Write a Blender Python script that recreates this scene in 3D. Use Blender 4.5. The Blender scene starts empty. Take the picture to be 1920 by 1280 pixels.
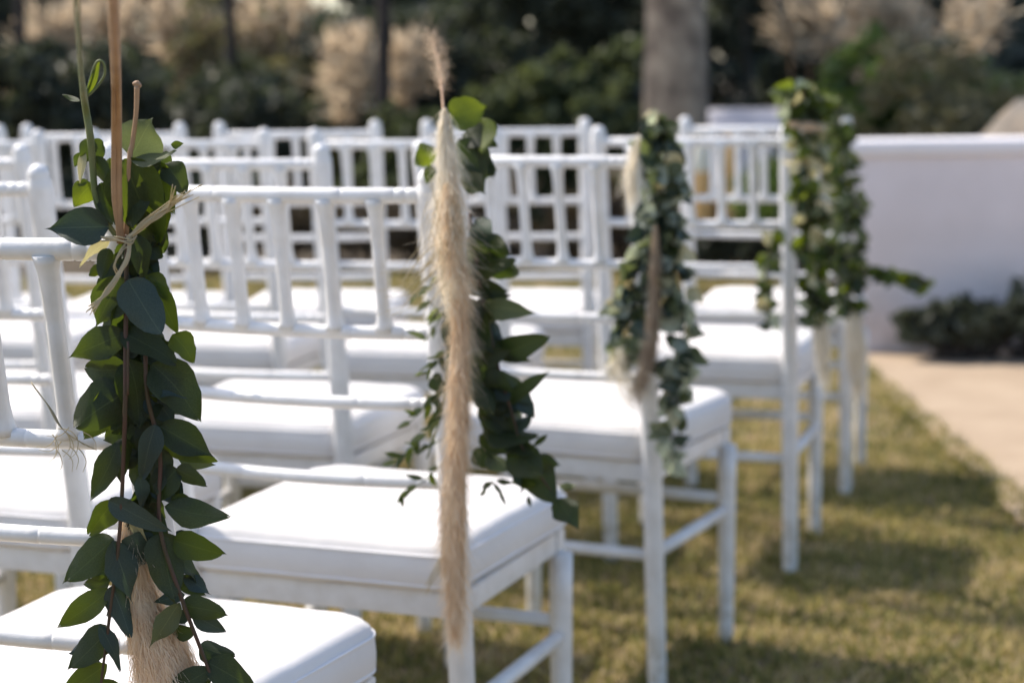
import bpy, bmesh, math, random
import numpy as np
from mathutils import Vector, Matrix
random.seed(7); rng = np.random.default_rng(7)
S = bpy.context.scene; COL = S.collection

# ------------------------------------------------------------------ camera, light, exposure
F = 3581.0; PITCH = 0.1391; ROLL = -0.0125; H = 1.023
cam = bpy.data.cameras.new('camera'); camo = bpy.data.objects.new('camera', cam); COL.objects.link(camo)
camo.location = (0, 0, H)
camo.rotation_euler = (Matrix.Rotation(math.pi/2-PITCH, 3, 'X') @ Matrix.Rotation(ROLL, 3, 'Z')).to_euler()
cam.sensor_width = 36; cam.lens = 36*F/1920; cam.clip_end = 300; cam.clip_start = .05
cam.dof.use_dof = True; cam.dof.focus_distance = 1.60; cam.dof.aperture_fstop = 5.1
S.camera = camo
SUN_EL = math.radians(50); SUN_AZ = math.radians(-58)      # azimuth from +Y, negative = left
w = bpy.data.worlds.new('World'); S.world = w; w.use_nodes = True
nt = w.node_tree; bg = nt.nodes['Background']
sky = nt.nodes.new('ShaderNodeTexSky'); sky.sky_type = 'NISHITA'; sky.sun_disc = False
sky.sun_elevation = SUN_EL; sky.sun_rotation = SUN_AZ; sky.dust_density = 2.0; sky.air_density = 1.0
nt.links.new(sky.outputs[0], bg.inputs[0]); bg.inputs[1].default_value = 0.15
sl = bpy.data.lights.new('sun', 'SUN'); slo = bpy.data.objects.new('sun', sl); COL.objects.link(slo)
sl.energy = 3.7; sl.angle = math.radians(.6); sl.color = (1, .91, .80)
sd = Vector((math.sin(SUN_AZ)*math.cos(SUN_EL), math.cos(SUN_AZ)*math.cos(SUN_EL), math.sin(SUN_EL)))
slo.rotation_euler = sd.to_track_quat('Z', 'Y').to_euler()
S.view_settings.view_transform = 'Standard'; S.view_settings.look = 'None'
S.view_settings.exposure = 0.70; S.view_settings.gamma = 1; S.view_settings.use_curve_mapping = False
S.cycles.use_denoising = True
S.cycles.max_bounces = 8; S.cycles.transparent_max_bounces = 8

CP, SP = math.cos(PITCH), math.sin(PITCH); CR, SR = math.cos(ROLL), math.sin(ROLL)
def ray(px, py):
    a, b = px-960, py-640
    X = CR*a+SR*b; Y = -SR*a+CR*b
    x = X/F; u = -Y/F
    return Vector((x, CP+u*SP, -SP+u*CP))
def at(px, py, yw):                      # point of a photograph position on the vertical plane y = yw
    r = ray(px, py); return Vector((0, 0, H)) + r*(yw/r.y)
def gnd(px, py, z=0):
    r = ray(px, py); return Vector((0, 0, H)) + r*((z-H)/r.z)

# ------------------------------------------------------------------ materials
def mat(name, col, rough=.6, spec=.3, var=None, vscale=8, bump=0, bscale=60, trans=None, tcol=None, coat=0, sheen=0, detail=4, obvar=0):
    m = bpy.data.materials.new(name); m.use_nodes = True; n = m.node_tree; N = n.nodes; L = n.links
    p = N['Principled BSDF']; p.inputs['Roughness'].default_value = rough
    p.inputs['Specular IOR Level'].default_value = spec; p.inputs['Base Color'].default_value = (*col, 1)
    if sheen: p.inputs['Sheen Weight'].default_value = sheen
    if coat: p.inputs['Coat Weight'].default_value = coat
    tc = N.new('ShaderNodeTexCoord'); src = None
    if var:
        no = N.new('ShaderNodeTexNoise'); no.inputs['Scale'].default_value = vscale; no.inputs['Detail'].default_value = detail
        L.new(tc.outputs['Object'], no.inputs['Vector'])
        cr = N.new('ShaderNodeValToRGB'); cr.color_ramp.elements[0].position = .36; cr.color_ramp.elements[1].position = .64
        cr.color_ramp.elements[0].color = (*col, 1); cr.color_ramp.elements[1].color = (*var, 1)
        L.new(no.outputs['Fac'], cr.inputs[0]); src = cr.outputs[0]
    if obvar:
        oi = N.new('ShaderNodeObjectInfo'); hs = N.new('ShaderNodeHueSaturation')
        mr = N.new('ShaderNodeMapRange'); mr.inputs[3].default_value = 1-obvar; mr.inputs[4].default_value = 1+obvar
        L.new(oi.outputs['Random'], mr.inputs[0]); L.new(mr.outputs[0], hs.inputs['Value'])
        mr2 = N.new('ShaderNodeMapRange'); mr2.inputs[3].default_value = .5+obvar*.07; mr2.inputs[4].default_value = .5-obvar*.09
        L.new(oi.outputs['Random'], mr2.inputs[0]); L.new(mr2.outputs[0], hs.inputs['Hue'])
        if src: L.new(src, hs.inputs['Color'])
        else: hs.inputs['Color'].default_value = (*col, 1)
        src = hs.outputs[0]
    if src: L.new(src, p.inputs['Base Color'])
    if bump:
        nb = N.new('ShaderNodeTexNoise'); nb.inputs['Scale'].default_value = bscale; nb.inputs['Detail'].default_value = 5
        L.new(tc.outputs['Object'], nb.inputs['Vector'])
        b = N.new('ShaderNodeBump'); b.inputs['Strength'].default_value = bump; b.inputs['Distance'].default_value = .004
        L.new(nb.outputs['Fac'], b.inputs['Height']); L.new(b.outputs[0], p.inputs['Normal'])
    if trans:
        t = N.new('ShaderNodeBsdfTranslucent'); t.inputs[0].default_value = (*(tcol or col), 1)
        mx = N.new('ShaderNodeMixShader'); mx.inputs[0].default_value = trans
        L.new(p.outputs[0], mx.inputs[1]); L.new(t.outputs[0], mx.inputs[2]); L.new(mx.outputs[0], N['Material Output'].inputs[0])
    m['p'] = 1
    return m

def leafmat(name, a, b, tcol, trans=.4, rough=.5):
    m = mat(name, a, rough=rough, spec=.35, var=b, vscale=45, trans=trans, tcol=tcol, bump=.25, bscale=130, obvar=.22)
    n = m.node_tree; N = n.nodes; L = n.links; p = N['Principled BSDF']
    # pale midrib and side veins from the leaf's own uv
    uv = N.new('ShaderNodeUVMap'); sp = N.new('ShaderNodeSeparateXYZ'); L.new(uv.outputs[0], sp.inputs[0])
    def mth(op, x, y=None, z=None):
        q = N.new('ShaderNodeMath'); q.operation = op
        for i, v in enumerate((x, y, z)):
            if v is None: continue
            if hasattr(v, 'is_linked') or hasattr(v, 'links'): L.new(v, q.inputs[i])
            else: q.inputs[i].default_value = v
        return q.outputs[0]
    av = mth('ABSOLUTE', mth('SUBTRACT', sp.outputs[1], .5))
    rib = mth('LESS_THAN', av, .012)
    sv = mth('SUBTRACT', mth('MULTIPLY', sp.outputs[0], 8.0), mth('MULTIPLY', av, 7.0))
    side = mth('LESS_THAN', mth('ABSOLUTE', mth('SUBTRACT', mth('FRACT', sv), .5)), .045)
    f = mth('MAXIMUM', mth('MULTIPLY', rib, .65), mth('MULTIPLY', side, .16))
    old = p.inputs['Base Color'].links[0].from_socket
    mx = N.new('ShaderNodeMix'); mx.data_type = 'RGBA'; L.new(f, mx.inputs[0]); L.new(old, mx.inputs[6])
    mx.inputs[7].default_value = (min(1, b[0]*2.2), min(1, b[1]*2.0), min(1, b[2]*1.6), 1)
    L.new(mx.outputs[2], p.inputs['Base Color'])
    return m

M = {}
M['paint'] = mat('white_paint', (.80, .795, .79), rough=.36, spec=.45, var=(.74, .735, .73), vscale=14, bump=.10, bscale=160)
def dirt(m, z1, col, scale=40, amt=.8, scuff=0):
    n = m.node_tree; N = n.nodes; L = n.links; p = N['Principled BSDF']; old = p.inputs['Base Color'].links[0].from_socket
    tc = N.new('ShaderNodeTexCoord'); sx = N.new('ShaderNodeSeparateXYZ'); L.new(tc.outputs['Object'], sx.inputs[0])
    mr = N.new('ShaderNodeMapRange'); mr.inputs[1].default_value = 0; mr.inputs[2].default_value = z1; mr.inputs[3].default_value = amt; mr.inputs[4].default_value = scuff; L.new(sx.outputs[2], mr.inputs[0])
    no = N.new('ShaderNodeTexNoise'); no.inputs['Scale'].default_value = scale; no.inputs['Detail'].default_value = 6; L.new(tc.outputs['Object'], no.inputs['Vector'])
    cr = N.new('ShaderNodeMapRange'); cr.inputs[1].default_value = .42; cr.inputs[2].default_value = .66; L.new(no.outputs['Fac'], cr.inputs[0])
    mu = N.new('ShaderNodeMath'); mu.operation = 'MULTIPLY'; L.new(mr.outputs[0], mu.inputs[0]); L.new(cr.outputs[0], mu.inputs[1])
    mx = N.new('ShaderNodeMix'); mx.data_type = 'RGBA'; L.new(mu.outputs[0], mx.inputs[0]); L.new(old, mx.inputs[6]); mx.inputs[7].default_value = (*col, 1); L.new(mx.outputs[2], p.inputs['Base Color'])
dirt(M['paint'], .16, (.34, .29, .20), 35, .9, .16)
M['fabric'] = mat('seat_fabric', (.77, .75, .735), rough=.85, spec=.15, var=(.70, .675, .66), vscale=7, bump=.5, bscale=22, sheen=.2, detail=6)
M['piping'] = mat('piping_fabric', (.80, .79, .80), rough=.8)
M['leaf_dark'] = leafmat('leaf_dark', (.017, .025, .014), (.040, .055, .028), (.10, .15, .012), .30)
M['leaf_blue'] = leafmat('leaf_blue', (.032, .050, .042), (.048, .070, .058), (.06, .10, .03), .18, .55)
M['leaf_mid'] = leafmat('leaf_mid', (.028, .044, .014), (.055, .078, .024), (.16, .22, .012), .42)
M['leaf_yellow'] = leafmat('leaf_yellow', (.050, .085, .014), (.075, .115, .02), (.18, .23, .012), .45)  # yellow-green of backlit leaves put into the colour, beside real translucency
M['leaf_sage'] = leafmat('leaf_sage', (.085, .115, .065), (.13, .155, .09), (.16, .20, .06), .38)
M['leaf_pale'] = leafmat('leaf_pale', (.27, .32, .28), (.36, .40, .33), (.45, .5, .32), .45, .5)
M['leaf_cream'] = leafmat('leaf_cream', (.55, .50, .30), (.62, .56, .36), (.5, .45, .2), .35)
M['stem'] = mat('stem_red_brown', (.085, .042, .030), rough=.55, var=(.06, .045, .025), vscale=50)
M['stem_green'] = mat('stem_green', (.10, .14, .05), rough=.5, var=(.15, .17, .07), vscale=50)
M['reed'] = mat('reed', (.42, .27, .16), rough=.5, var=(.31, .19, .11), vscale=30, bump=.3, bscale=90, trans=.1, tcol=(.5, .3, .12))
M['plume'] = mat('pampas_plume', (.88, .82, .70), rough=.9, spec=.05, var=(.93, .89, .80), vscale=30, trans=.5, tcol=(.93, .86, .72))
M['plume_warm'] = mat('pampas_warm', (.80, .65, .48), rough=.9, spec=.05, var=(.88, .77, .61), vscale=40, trans=.45, tcol=(.88, .70, .48))
M['plume_dull'] = mat('pampas_dull', (.38, .29, .21), rough=.9, spec=.05, var=(.50, .40, .29), vscale=30, trans=.3, tcol=(.4, .3, .2))
M['plume_core'] = mat('pampas_core', (.60, .42, .27), rough=.95, spec=.02, var=(.72, .53, .36), vscale=60, bump=.8, bscale=120)
M['raffia'] = mat('raffia', (.58, .50, .34), rough=.7, trans=.3, tcol=(.7, .6, .35), var=(.48, .42, .28), vscale=40)
M['bark'] = mat('bark', (.17, .13, .10), rough=.9, var=(.40, .32, .24), vscale=9, bump=1, bscale=14)
M['barkd'] = mat('bark_dark', (.03, .026, .024), rough=.9, var=(.05, .04, .035), vscale=6)
M['wall'] = mat('lavender_render', (.78, .705, .70), rough=.9, var=(.70, .63, .625), vscale=2.2, bump=.5, bscale=50)
dirt(M['wall'], .30, (.40, .33, .27), 6, .7, .10)
M['coping'] = mat('white_coping', (.86, .83, .85), rough=.7, var=(.80, .78, .80), vscale=3, bump=.2)
M['lid'] = mat('toned_down_white', (.52, .50, .52), rough=.8, var=(.42, .40, .42), vscale=6)  # white darkened to offset the sun that the sloped lid catches
M['path'] = mat('sandy_concrete', (.345, .262, .182), rough=.95, var=(.40, .31, .22), vscale=5.5, bump=.5, bscale=80, detail=8)
M['soil'] = mat('soil', (.055, .042, .03), rough=1, var=(.10, .08, .055), vscale=2.5, bump=.8, bscale=20)
M['turf'] = mat('turf_base', (.15, .12, .06), rough=1, var=(.27, .20, .11), vscale=7, bump=.6, bscale=60)
M['amber'] = mat('amber_glaze', (.95, .55, .20), rough=.35, spec=.4, var=(.96, .60, .26), vscale=8)
M['cream'] = mat('cream_glaze', (.95, .88, .70), rough=.35, spec=.4)
M['boulder'] = mat('sandstone', (.45, .35, .25), rough=.95, var=(.55, .44, .32), vscale=4, bump=.8, bscale=20)

def fol(name, a, b, t, tr=.35):
    return mat(name, a, rough=.55, spec=.3, var=b, vscale=3.0, trans=tr, tcol=t, detail=8)
M['f_dark'] = fol('foliage_dark', (.050, .058, .046), (.090, .100, .068), (.09, .11, .05), .3)  # base greens lifted to stand in for haze over the planting
M['f_mid'] = fol('foliage_mid', (.065, .085, .042), (.11, .13, .065), (.15, .18, .06))
M['f_green'] = fol('foliage_green', (.06, .10, .03), (.11, .16, .05), (.17, .26, .04))
M['f_olive'] = fol('foliage_olive', (.12, .115, .07), (.18, .165, .10), (.2, .19, .08))
M['f_olivegreen'] = fol('foliage_olive_green', (.09, .11, .05), (.15, .17, .08), (.2, .24, .07))
M['f_brown'] = fol('foliage_brown', (.06, .048, .038), (.13, .10, .07), (.1, .08, .04))
M['f_far'] = fol('foliage_far', (.055, .068, .060), (.095, .105, .085), (.09, .11, .07))
M['bgplume'] = mat('bg_plume', (.42, .38, .30), rough=.9, spec=.05, var=(.54, .49, .39), vscale=2, trans=.45, tcol=(.7, .55, .38))
M['reedleaf'] = mat('reed_leaf', (.12, .12, .06), rough=.6, var=(.19, .17, .09), vscale=2, trans=.3, tcol=(.25, .24, .08))

# grass material: patches of green, yellowed and dry blades
gm = bpy.data.materials.new('grass'); gm.use_nodes = True; n = gm.node_tree; N = n.nodes; L = n.links
p = N['Principled BSDF']; p.inputs['Roughness'].default_value = .6; p.inputs['Specular IOR Level'].default_value = .25
geo = N.new('ShaderNodeNewGeometry'); n1 = N.new('ShaderNodeTexNoise'); n1.inputs['Scale'].default_value = 4.8; n1.inputs['Detail'].default_value = 7
n1.inputs['Roughness'].default_value = .65
L.new(geo.outputs['Position'], n1.inputs['Vector'])
at_ = N.new('ShaderNodeAttribute'); at_.attribute_name = 'rnd'
ad = N.new('ShaderNodeMath'); ad.operation = 'MULTIPLY_ADD'; ad.inputs[1].default_value = .30; L.new(at_.outputs['Fac'], ad.inputs[0])
sb = N.new('ShaderNodeMath'); sb.operation = 'SUBTRACT'; sb.inputs[1].default_value = .15; L.new(n1.outputs['Fac'], sb.inputs[0]); L.new(sb.outputs[0], ad.inputs[2])
cr = N.new('ShaderNodeValToRGB'); e = cr.color_ramp.elements
e[0].position = .30; e[0].color = (.095, .110, .036, 1); e[1].position = .70; e[1].color = (.60, .47, .28, 1)
x = cr.color_ramp.elements.new(.46); x.color = (.235, .225, .062, 1)
x = cr.color_ramp.elements.new(.60); x.color = (.47, .385, .14, 1)
L.new(ad.outputs[0], cr.inputs[0]); L.new(cr.outputs[0], p.inputs['Base Color'])
tr = N.new('ShaderNodeBsdfTranslucent'); L.new(cr.outputs[0], tr.inputs[0]); mx = N.new('ShaderNodeMixShader'); mx.inputs[0].default_value = .35
L.new(p.outputs[0], mx.inputs[1]); L.new(tr.outputs[0], mx.inputs[2]); L.new(mx.outputs[0], N['Material Output'].inputs[0])
M['grass'] = gm

# ------------------------------------------------------------------ helpers
def link(name, me, m=None, parent=None, smooth=True):
    if m is not None and not me.materials: me.materials.append(m)
    if smooth and len(me.polygons): me.polygons.foreach_set('use_smooth', [True]*len(me.polygons))
    o = bpy.data.objects.new(name, me); COL.objects.link(o)
    if parent: o.parent = parent
    return o
def mesh(name, V, Fs):
    me = bpy.data.meshes.new(name); me.from_pydata([tuple(v) for v in V], [], Fs); me.update(); return me
def npmesh(name, V, Q):
    me = bpy.data.meshes.new(name); V = np.asarray(V, np.float32); Q = np.asarray(Q, np.int32); k = Q.shape[1]
    me.vertices.add(len(V)); me.vertices.foreach_set('co', V.ravel())
    me.loops.add(Q.size); me.loops.foreach_set('vertex_index', Q.ravel())
    me.polygons.add(len(Q)); me.polygons.foreach_set('loop_start', np.arange(len(Q), dtype=np.int32)*k)
    me.polygons.foreach_set('loop_total', np.full(len(Q), k, np.int32)); me.update(calc_edges=True); return me
def empty(name, loc=(0, 0, 0), rz=0):
    o = bpy.data.objects.new(name, None); COL.objects.link(o); o.location = loc; o.rotation_euler = (0, 0, rz); o.empty_display_size = .1; return o
def tag(o, label=None, cat=None, group=None, kind=None):
    if label: o['label'] = label
    if cat: o['category'] = cat
    if group: o['group'] = group
    if kind: o['kind'] = kind
    return o

class MB:
    def __init__(s): s.V = []; s.F = []
    def ring(s, c, a, b, ra, rb, n):
        i = len(s.V)
        for k in range(n):
            t = 2*math.pi*k/n; s.V.append(c + a*(ra*math.cos(t)) + b*(rb*math.sin(t)))
        return i
    def tube(s, pts, rad, n=10, flat=1.0, cap=True, ref=None):
        pts = [Vector(q) for q in pts]; K = len(pts)
        if not hasattr(rad, '__len__'): rad = [rad]*K
        t0 = (pts[1]-pts[0]).normalized()
        a = (ref or (Vector((0, 1, 0)) if abs(t0.y) < .9 else Vector((1, 0, 0)))); rings = []
        for i in range(K):
            t = (pts[min(i+1, K-1)]-pts[max(i-1, 0)]).normalized()
            a = (a - t*a.dot(t)).normalized(); b = t.cross(a)
            rings.append(s.ring(pts[i], a, b, rad[i]*flat, rad[i], n))
        for i in range(K-1):
            for k in range(n):
                k2 = (k+1) % n; s.F.append((rings[i]+k, rings[i]+k2, rings[i+1]+k2, rings[i+1]+k))
        if cap:
            s.F.append(tuple(rings[0]+k for k in range(n))[::-1]); s.F.append(tuple(rings[-1]+k for k in range(n)))
    def box(s, x0, x1, y0, y1, z0, z1):
        i = len(s.V)
        for z in (z0, z1):
            for (x, y) in ((x0, y0), (x1, y0), (x1, y1), (x0, y1)): s.V.append(Vector((x, y, z)))
        for q in ((0, 3, 2, 1), (4, 5, 6, 7), (0, 1, 5, 4), (1, 2, 6, 5), (2, 3, 7, 6), (3, 0, 4, 7)): s.F.append(tuple(i+k for k in q))
    def me(s, name): return mesh(name, s.V, s.F)
def bevel(me, w, seg=2):
    bm = bmesh.new(); bm.from_mesh(me); bmesh.ops.bevel(bm, geom=bm.edges[:], offset=w, segments=seg, affect='EDGES', profile=.6); bm.to_mesh(me); bm.free(); return me
def autosmooth(o, ang=40):
    me = o.data; bm = bmesh.new(); bm.from_mesh(me)
    for ed in bm.edges:
        ed.smooth = not (len(ed.link_faces) == 2 and ed.calc_face_angle() > math.radians(ang))
    bm.to_mesh(me); bm.free()
def lerp_path(pts, n):
    """Catmull-Rom through pts, n samples per span"""
    pts = [Vector(q) for q in pts]; P = [pts[0]*2-pts[1]]+pts+[pts[-1]*2-pts[-2]]; out = []
    for i in range(1, len(P)-2):
        for k in range(n):
            t = k/n; a, b, c, d = P[i-1], P[i], P[i+1], P[i+2]
            out.append(.5*((2*b)+(c-a)*t+(2*a-5*b+4*c-d)*t*t+(3*b-a-3*c+d)*t**3))
    out.append(pts[-1]); return out

# ------------------------------------------------------------------ setting
def sheet(name, x0, x1, y0, y1, z, m, nx=1, ny=1):
    V = [(x0+(x1-x0)*i/nx, y0+(y1-y0)*j/ny, z) for j in range(ny+1) for i in range(nx+1)]
    Fs = [(j*(nx+1)+i, j*(nx+1)+i+1, (j+1)*(nx+1)+i+1, (j+1)*(nx+1)+i) for j in range(ny) for i in range(nx)]
    return link(name, mesh(name, V, Fs), m)
PX = 1.22; BED = 9.9; WY = 6.85
def EDGE(y): return 1.143+(y-4.18)*.032
tag(sheet('ground', -150, 150, -30, 200, -.012, M['soil']), kind='structure')
tag(sheet('lawn', -9, PX+.015, -2, BED, -.002, M['turf']), kind='structure')
# path with a slightly uneven left edge
V = []; Fs = []; K = 90
for i in range(K+1):
    y = -2+(WY+1.5+2)*i/K; V += [(EDGE(y)+.012*math.sin(y*3.1)+.008*math.sin(y*11+1)+random.uniform(-.004, .004), y, .010), (7, y, .010), (EDGE(y)+.012*math.sin(y*3.1), y, -.01)]
for i in range(K): Fs += [(3*i, 3*i+1, 3*i+4, 3*i+3), (3*i+2, 3*i, 3*i+3, 3*i+5)]
tag(link('path', mesh('path', V, Fs), M['path'], smooth=False), kind='structure')

# lawn blades
def blades(n, x0, x1, ya, yb, hmin, hmax, wd, pw=1.0):
    y = ya+(yb-ya)*rng.random(n)**pw; x = x0+(x1-x0)*rng.random(n)
    h = hmin+(hmax-hmin)*rng.random(n); a = rng.random(n)*2*np.pi; ln = rng.random(n)*h*1.6; la = rng.random(n)*2*np.pi
    dx, dy = np.cos(a)*wd/2, np.sin(a)*wd/2; lx, ly = np.cos(la)*ln, np.sin(la)*ln
    V = np.zeros((n, 5, 3)); z0 = np.full(n, -.006)
    V[:, 0] = np.stack([x-dx, y-dy, z0], 1); V[:, 1] = np.stack([x+dx, y+dy, z0], 1)
    V[:, 2] = np.stack([x+dx*.8+lx*.35, y+dy*.8+ly*.35, h*.6], 1); V[:, 3] = np.stack([x-dx*.8+lx*.35, y-dy*.8+ly*.35, h*.6], 1)
    V[:, 4] = np.stack([x+lx, y+ly, h], 1)
    return V, rng.random(n)
parts = [blades(120000, -2.2, PX-.0, 2.2, 5.2, .004, .022, .0048), blades(60000, -3.0, PX, 5.2, BED, .006, .026, .008)]
# ragged tufts leaning over the path edge
for q in parts:
    e_ = np.array([EDGE(v) for v in q[0][:, 0, 1]]); q[0][:, :, 0] += ((e_-PX)*np.clip((q[0][:, 0, 0])/PX, 0, 1))[:, None]
parts.append(blades(2500, 1.15, 1.23, 3.6, WY, .01, .04, .005))
V = np.concatenate([q[0] for q in parts]); R = np.concatenate([q[1] for q in parts]); n_ = len(V)
base = (np.arange(n_)*5)[:, None]
T = np.concatenate([base+np.array([[0, 1, 2]]), base+np.array([[0, 2, 3]]), base+np.array([[3, 2, 4]])])
me = npmesh('grass', V.reshape(-1, 3), T)
atr = me.attributes.new('rnd', 'FLOAT', 'POINT'); atr.data.foreach_set('value', np.repeat(R, 5).astype(np.float32))
g = link('grass', me, M['grass'], smooth=False)
tag(g, 'short yellow green lawn grass under and beside the chairs', 'grass', kind='stuff')

# lavender rendered wall with white coping
wall = empty('garden_wall', (1.22, WY, 0)); tag(wall, 'low lavender rendered wall with white coping beyond the sandy path', 'wall')
b = MB(); WT = at(1750, 262, WY).z; b.box(0, 6, 0, .22, 0, WT-.057); me = bevel(b.me('wall_body'), .006); autosmooth(link('wall_body', me, M['wall'], wall))
b = MB(); b.box(-.012, 6.012, -.016, .236, WT-.057, WT); me = bevel(b.me('coping'), .016, 4); autosmooth(link('coping', me, M['coping'], wall), 60)
# far white block, its lid given a front slope to catch the sun
blk = empty('garden_plinth', (at(1345, 400, 11).x, 11, 0)); tag(blk, 'white garden plinth with lid sloped to catch sun behind the far chair backs', 'plinth')
b = MB(); b.box(0, .42, 0, .5, 0, .64); autosmooth(link('plinth_body', bevel(b.me('plinth_body'), .02, 3), M['coping'], blk))
b = MB(); b.V = [Vector(q) for q in ((-.02, -.02, .643), (.44, -.02, .643), (.44, .52, .643), (-.02, .52, .643), (-.02, -.02, .665), (.44, -.02, .665), (.44, .34, .80), (-.02, .34, .80), (.44, .52, .80), (-.02, .52, .80))]
b.F = [(0, 3, 2, 1), (0, 1, 5, 4), (4, 5, 6, 7), (7, 6, 8, 9), (2, 3, 9, 8), (1, 2, 8, 6, 5), (3, 0, 4, 7, 9)]
autosmooth(link('sun_catching_lid', bevel(b.me('sun_catching_lid'), .012, 3), M['lid'], blk))

def lathe(prof, n=28):
    b = MB(); rr = []
    for r, z in prof: rr.append(b.ring(Vector((0, 0, z)), Vector((1, 0, 0)), Vector((0, 1, 0)), max(r, .0005), max(r, .0005), n))
    for i in range(len(rr)-1):
        for k in range(n): b.F.append((rr[i]+k, rr[i]+(k+1) % n, rr[i+1]+(k+1) % n, rr[i+1]+k))
    return b
def vase(px, y, w_, h_, label, neck='cream'):
    v = empty('floor_vase', (at(px, 400, y).x, y, 0))
    tag(v, label, 'vase', 'amber floor vases behind the chairs')
    link('vase_body', lathe([(0, 0), (w_*.8, .0), (w_, .05), (w_*1.05, h_*.45), (w_*.98, h_*.74)]).me('vase_body'), M['amber'], v)
    link('vase_neck', lathe([(w_*.98, h_*.74), (w_*.97, h_*.80), (w_*.82, h_*.90), (w_*.5, h_*.96), (w_*.45, h_), (w_*.38, h_), (w_*.38, h_*.9)]).me('vase_neck'), M[neck], v)
vase(1312, 9.8, .075, .70, 'amber floor vase with cream neck, left of the two behind the chair beside the aisle')
vase(1368, 9.8, .055, .70, 'slim all amber floor vase, right of the two, before the white plinth', 'amber')

# ------------------------------------------------------------------ background planting
def leafcloud(blobs, size, n, tall=1.0):
    """blobs: (x,y,z,rx,ry,rz,weight); returns quads scattered through irregular clumps"""
    bl = np.array(blobs); wts = bl[:, 6]/bl[:, 6].sum(); idx = rng.choice(len(bl), n, p=wts)
    d = rng.normal(size=(n, 3)); d /= np.linalg.norm(d, axis=1)[:, None]; r = rng.random(n)**.45
    # sub-clumping
    sub = rng.normal(size=(len(bl), 26, 3)); sub /= np.linalg.norm(sub, axis=2)[:, :, None]; sub *= rng.random((len(bl), 26, 1))**.4
    pick = rng.integers(0, 26, n); c = bl[idx, :3]+(sub[idx, pick]*.82+d*r[:, None]*.26)*bl[idx, 3:6]
    c[:, 2] = np.maximum(c[:, 2], .02)
    a = rng.normal(size=(n, 3)); a[:, 2] *= tall; a /= np.linalg.norm(a, axis=1)[:, None]; t = rng.normal(size=(n, 3)); b_ = np.cross(a, t); b_ /= np.linalg.norm(b_, axis=1)[:, None]
    s = size*(.6+.8*rng.random(n))[:, None]
    V = np.stack([c-a*s, c+b_*s*.42, c+a*s, c-b_*s*.42], 1)
    return V.reshape(-1, 3), np.arange(n*4).reshape(-1, 4)
def shrub(name, label, cat, px, y, wid, hgt, m, n, size, seed_blobs=9, group='shrubs along the back of the garden', base=0, gap=0):
    o = empty(name, (at(px, 300, y).x, y, 0)); tag(o, label, cat, group)
    bl = []
    for i in range(seed_blobs):
        u = random.uniform(-1, 1); v = random.random()
        r = wid*random.uniform(.2, .36)
        bl.append((u*wid*.5, random.uniform(-.3, .3)*wid*.5, base+.1+v*(hgt-base)*(1-.35*u*u)*.88, r, r, r*random.uniform(.7, 1.1), r*r))
    V, Q = leafcloud(bl, size, n); link('foliage', npmesh('foliage', V, Q), m, o, smooth=False)
    b = MB()
    for i in range(5):
        q = random.choice(bl); b.tube(lerp_path([(random.uniform(-.08, .08), random.uniform(-.05, .05), 0), (q[0]*.4, q[1]*.4, q[2]*.5), (q[0], q[1], q[2])], 4), [.02*(1-.08*k) for k in range(9)], 6)
    link('stems', b.me('stems'), M['barkd'], o); return o
SH = 'shrubs along the back of the garden'
shrub('dark_shrub', 'dark rounded shrub behind the chairs, left of the middle thin trunk', 'shrub', 300, 12.2, 1.5, 1.05, M['f_dark'], 9000, .045)
shrub('dark_shrub', 'dark shrub between the middle and the right thin trunk', 'shrub', 520, 12.6, 1.3, 1.08, M['f_dark'], 8000, .045)
shrub('olive_shrub', 'grey olive tall shrub behind the dark shrubs at the left', 'shrub', 390, 13.6, 3.0, 1.22, M['f_olive'], 9000, .06)
shrub('green_shrub', 'olive green shrub under the pampas plumes at the far left', 'shrub', 150, 12.6, 1.1, .95, M['f_mid'], 6000, .05)
shrub('dark_shrub', 'near black shrub cut by the left edge of the picture', 'shrub', -40, 12.0, 1.1, 1.7, M['f_dark'], 8000, .05)
shrub('dark_shrub', 'tall dark green shrub right of the second garland top', 'shrub', 900, 13.5, 1.9, 2.3, M['f_dark'], 14000, .055, 12)
shrub('green_shrub', 'mid green leafy shrub left of the thick tree trunk', 'shrub', 1095, 12.2, .95, 1.55, M['f_mid'], 8000, .05)
shrub('dark_shrub', 'dark shrub directly right of the thick tree trunk', 'shrub', 1420, 13.0, 1.5, 2.1, M['f_dark'], 12000, .055, 12)
shrub('brown_shrub', 'brown twiggy shrub behind the tops of the last garlands', 'shrub', 1520, 14.2, 1.6, 1.7, M['f_brown'], 7000, .05)
shrub('bright_shrub', 'bright green shrub just above the left end of the lavender wall', 'shrub', 1660, 9.3, 1.0, 1.04, M['f_green'], 8500, .035)
shrub('olive_shrub', 'olive green shrub above the lavender wall near the right edge', 'shrub', 1830, 9.9, 1.3, 1.08, M['f_olivegreen'], 9000, .04)
shrub('brown_shrub', 'dry brown green shrub low behind the lavender wall', 'shrub', 1760, 9.0, 1.2, .93, M['f_olive'], 6000, .035)
shrub('green_shrub', 'low green shrub below the base of the right thin trunk', 'shrub', 780, 11.6, .8, .78, M['f_mid'], 4500, .035)
for px_, w_, h_, lab in ((1775, .30, .09, 'lowest dark plant at the foot of the lavender wall, nearest the sprig'), (1850, .36, .11, 'middle dark low plant at the foot of the lavender wall'), (1935, .36, .12, 'dark low plant at the foot of the wall by the right picture edge')):
    shrub('low_plant', lab, 'plant', px_, 6.64, w_, h_, M['f_dark'] if px_ != 1835 else M['f_mid'], 3200, .02, 9, 'low plants at the foot of the wall')
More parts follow.
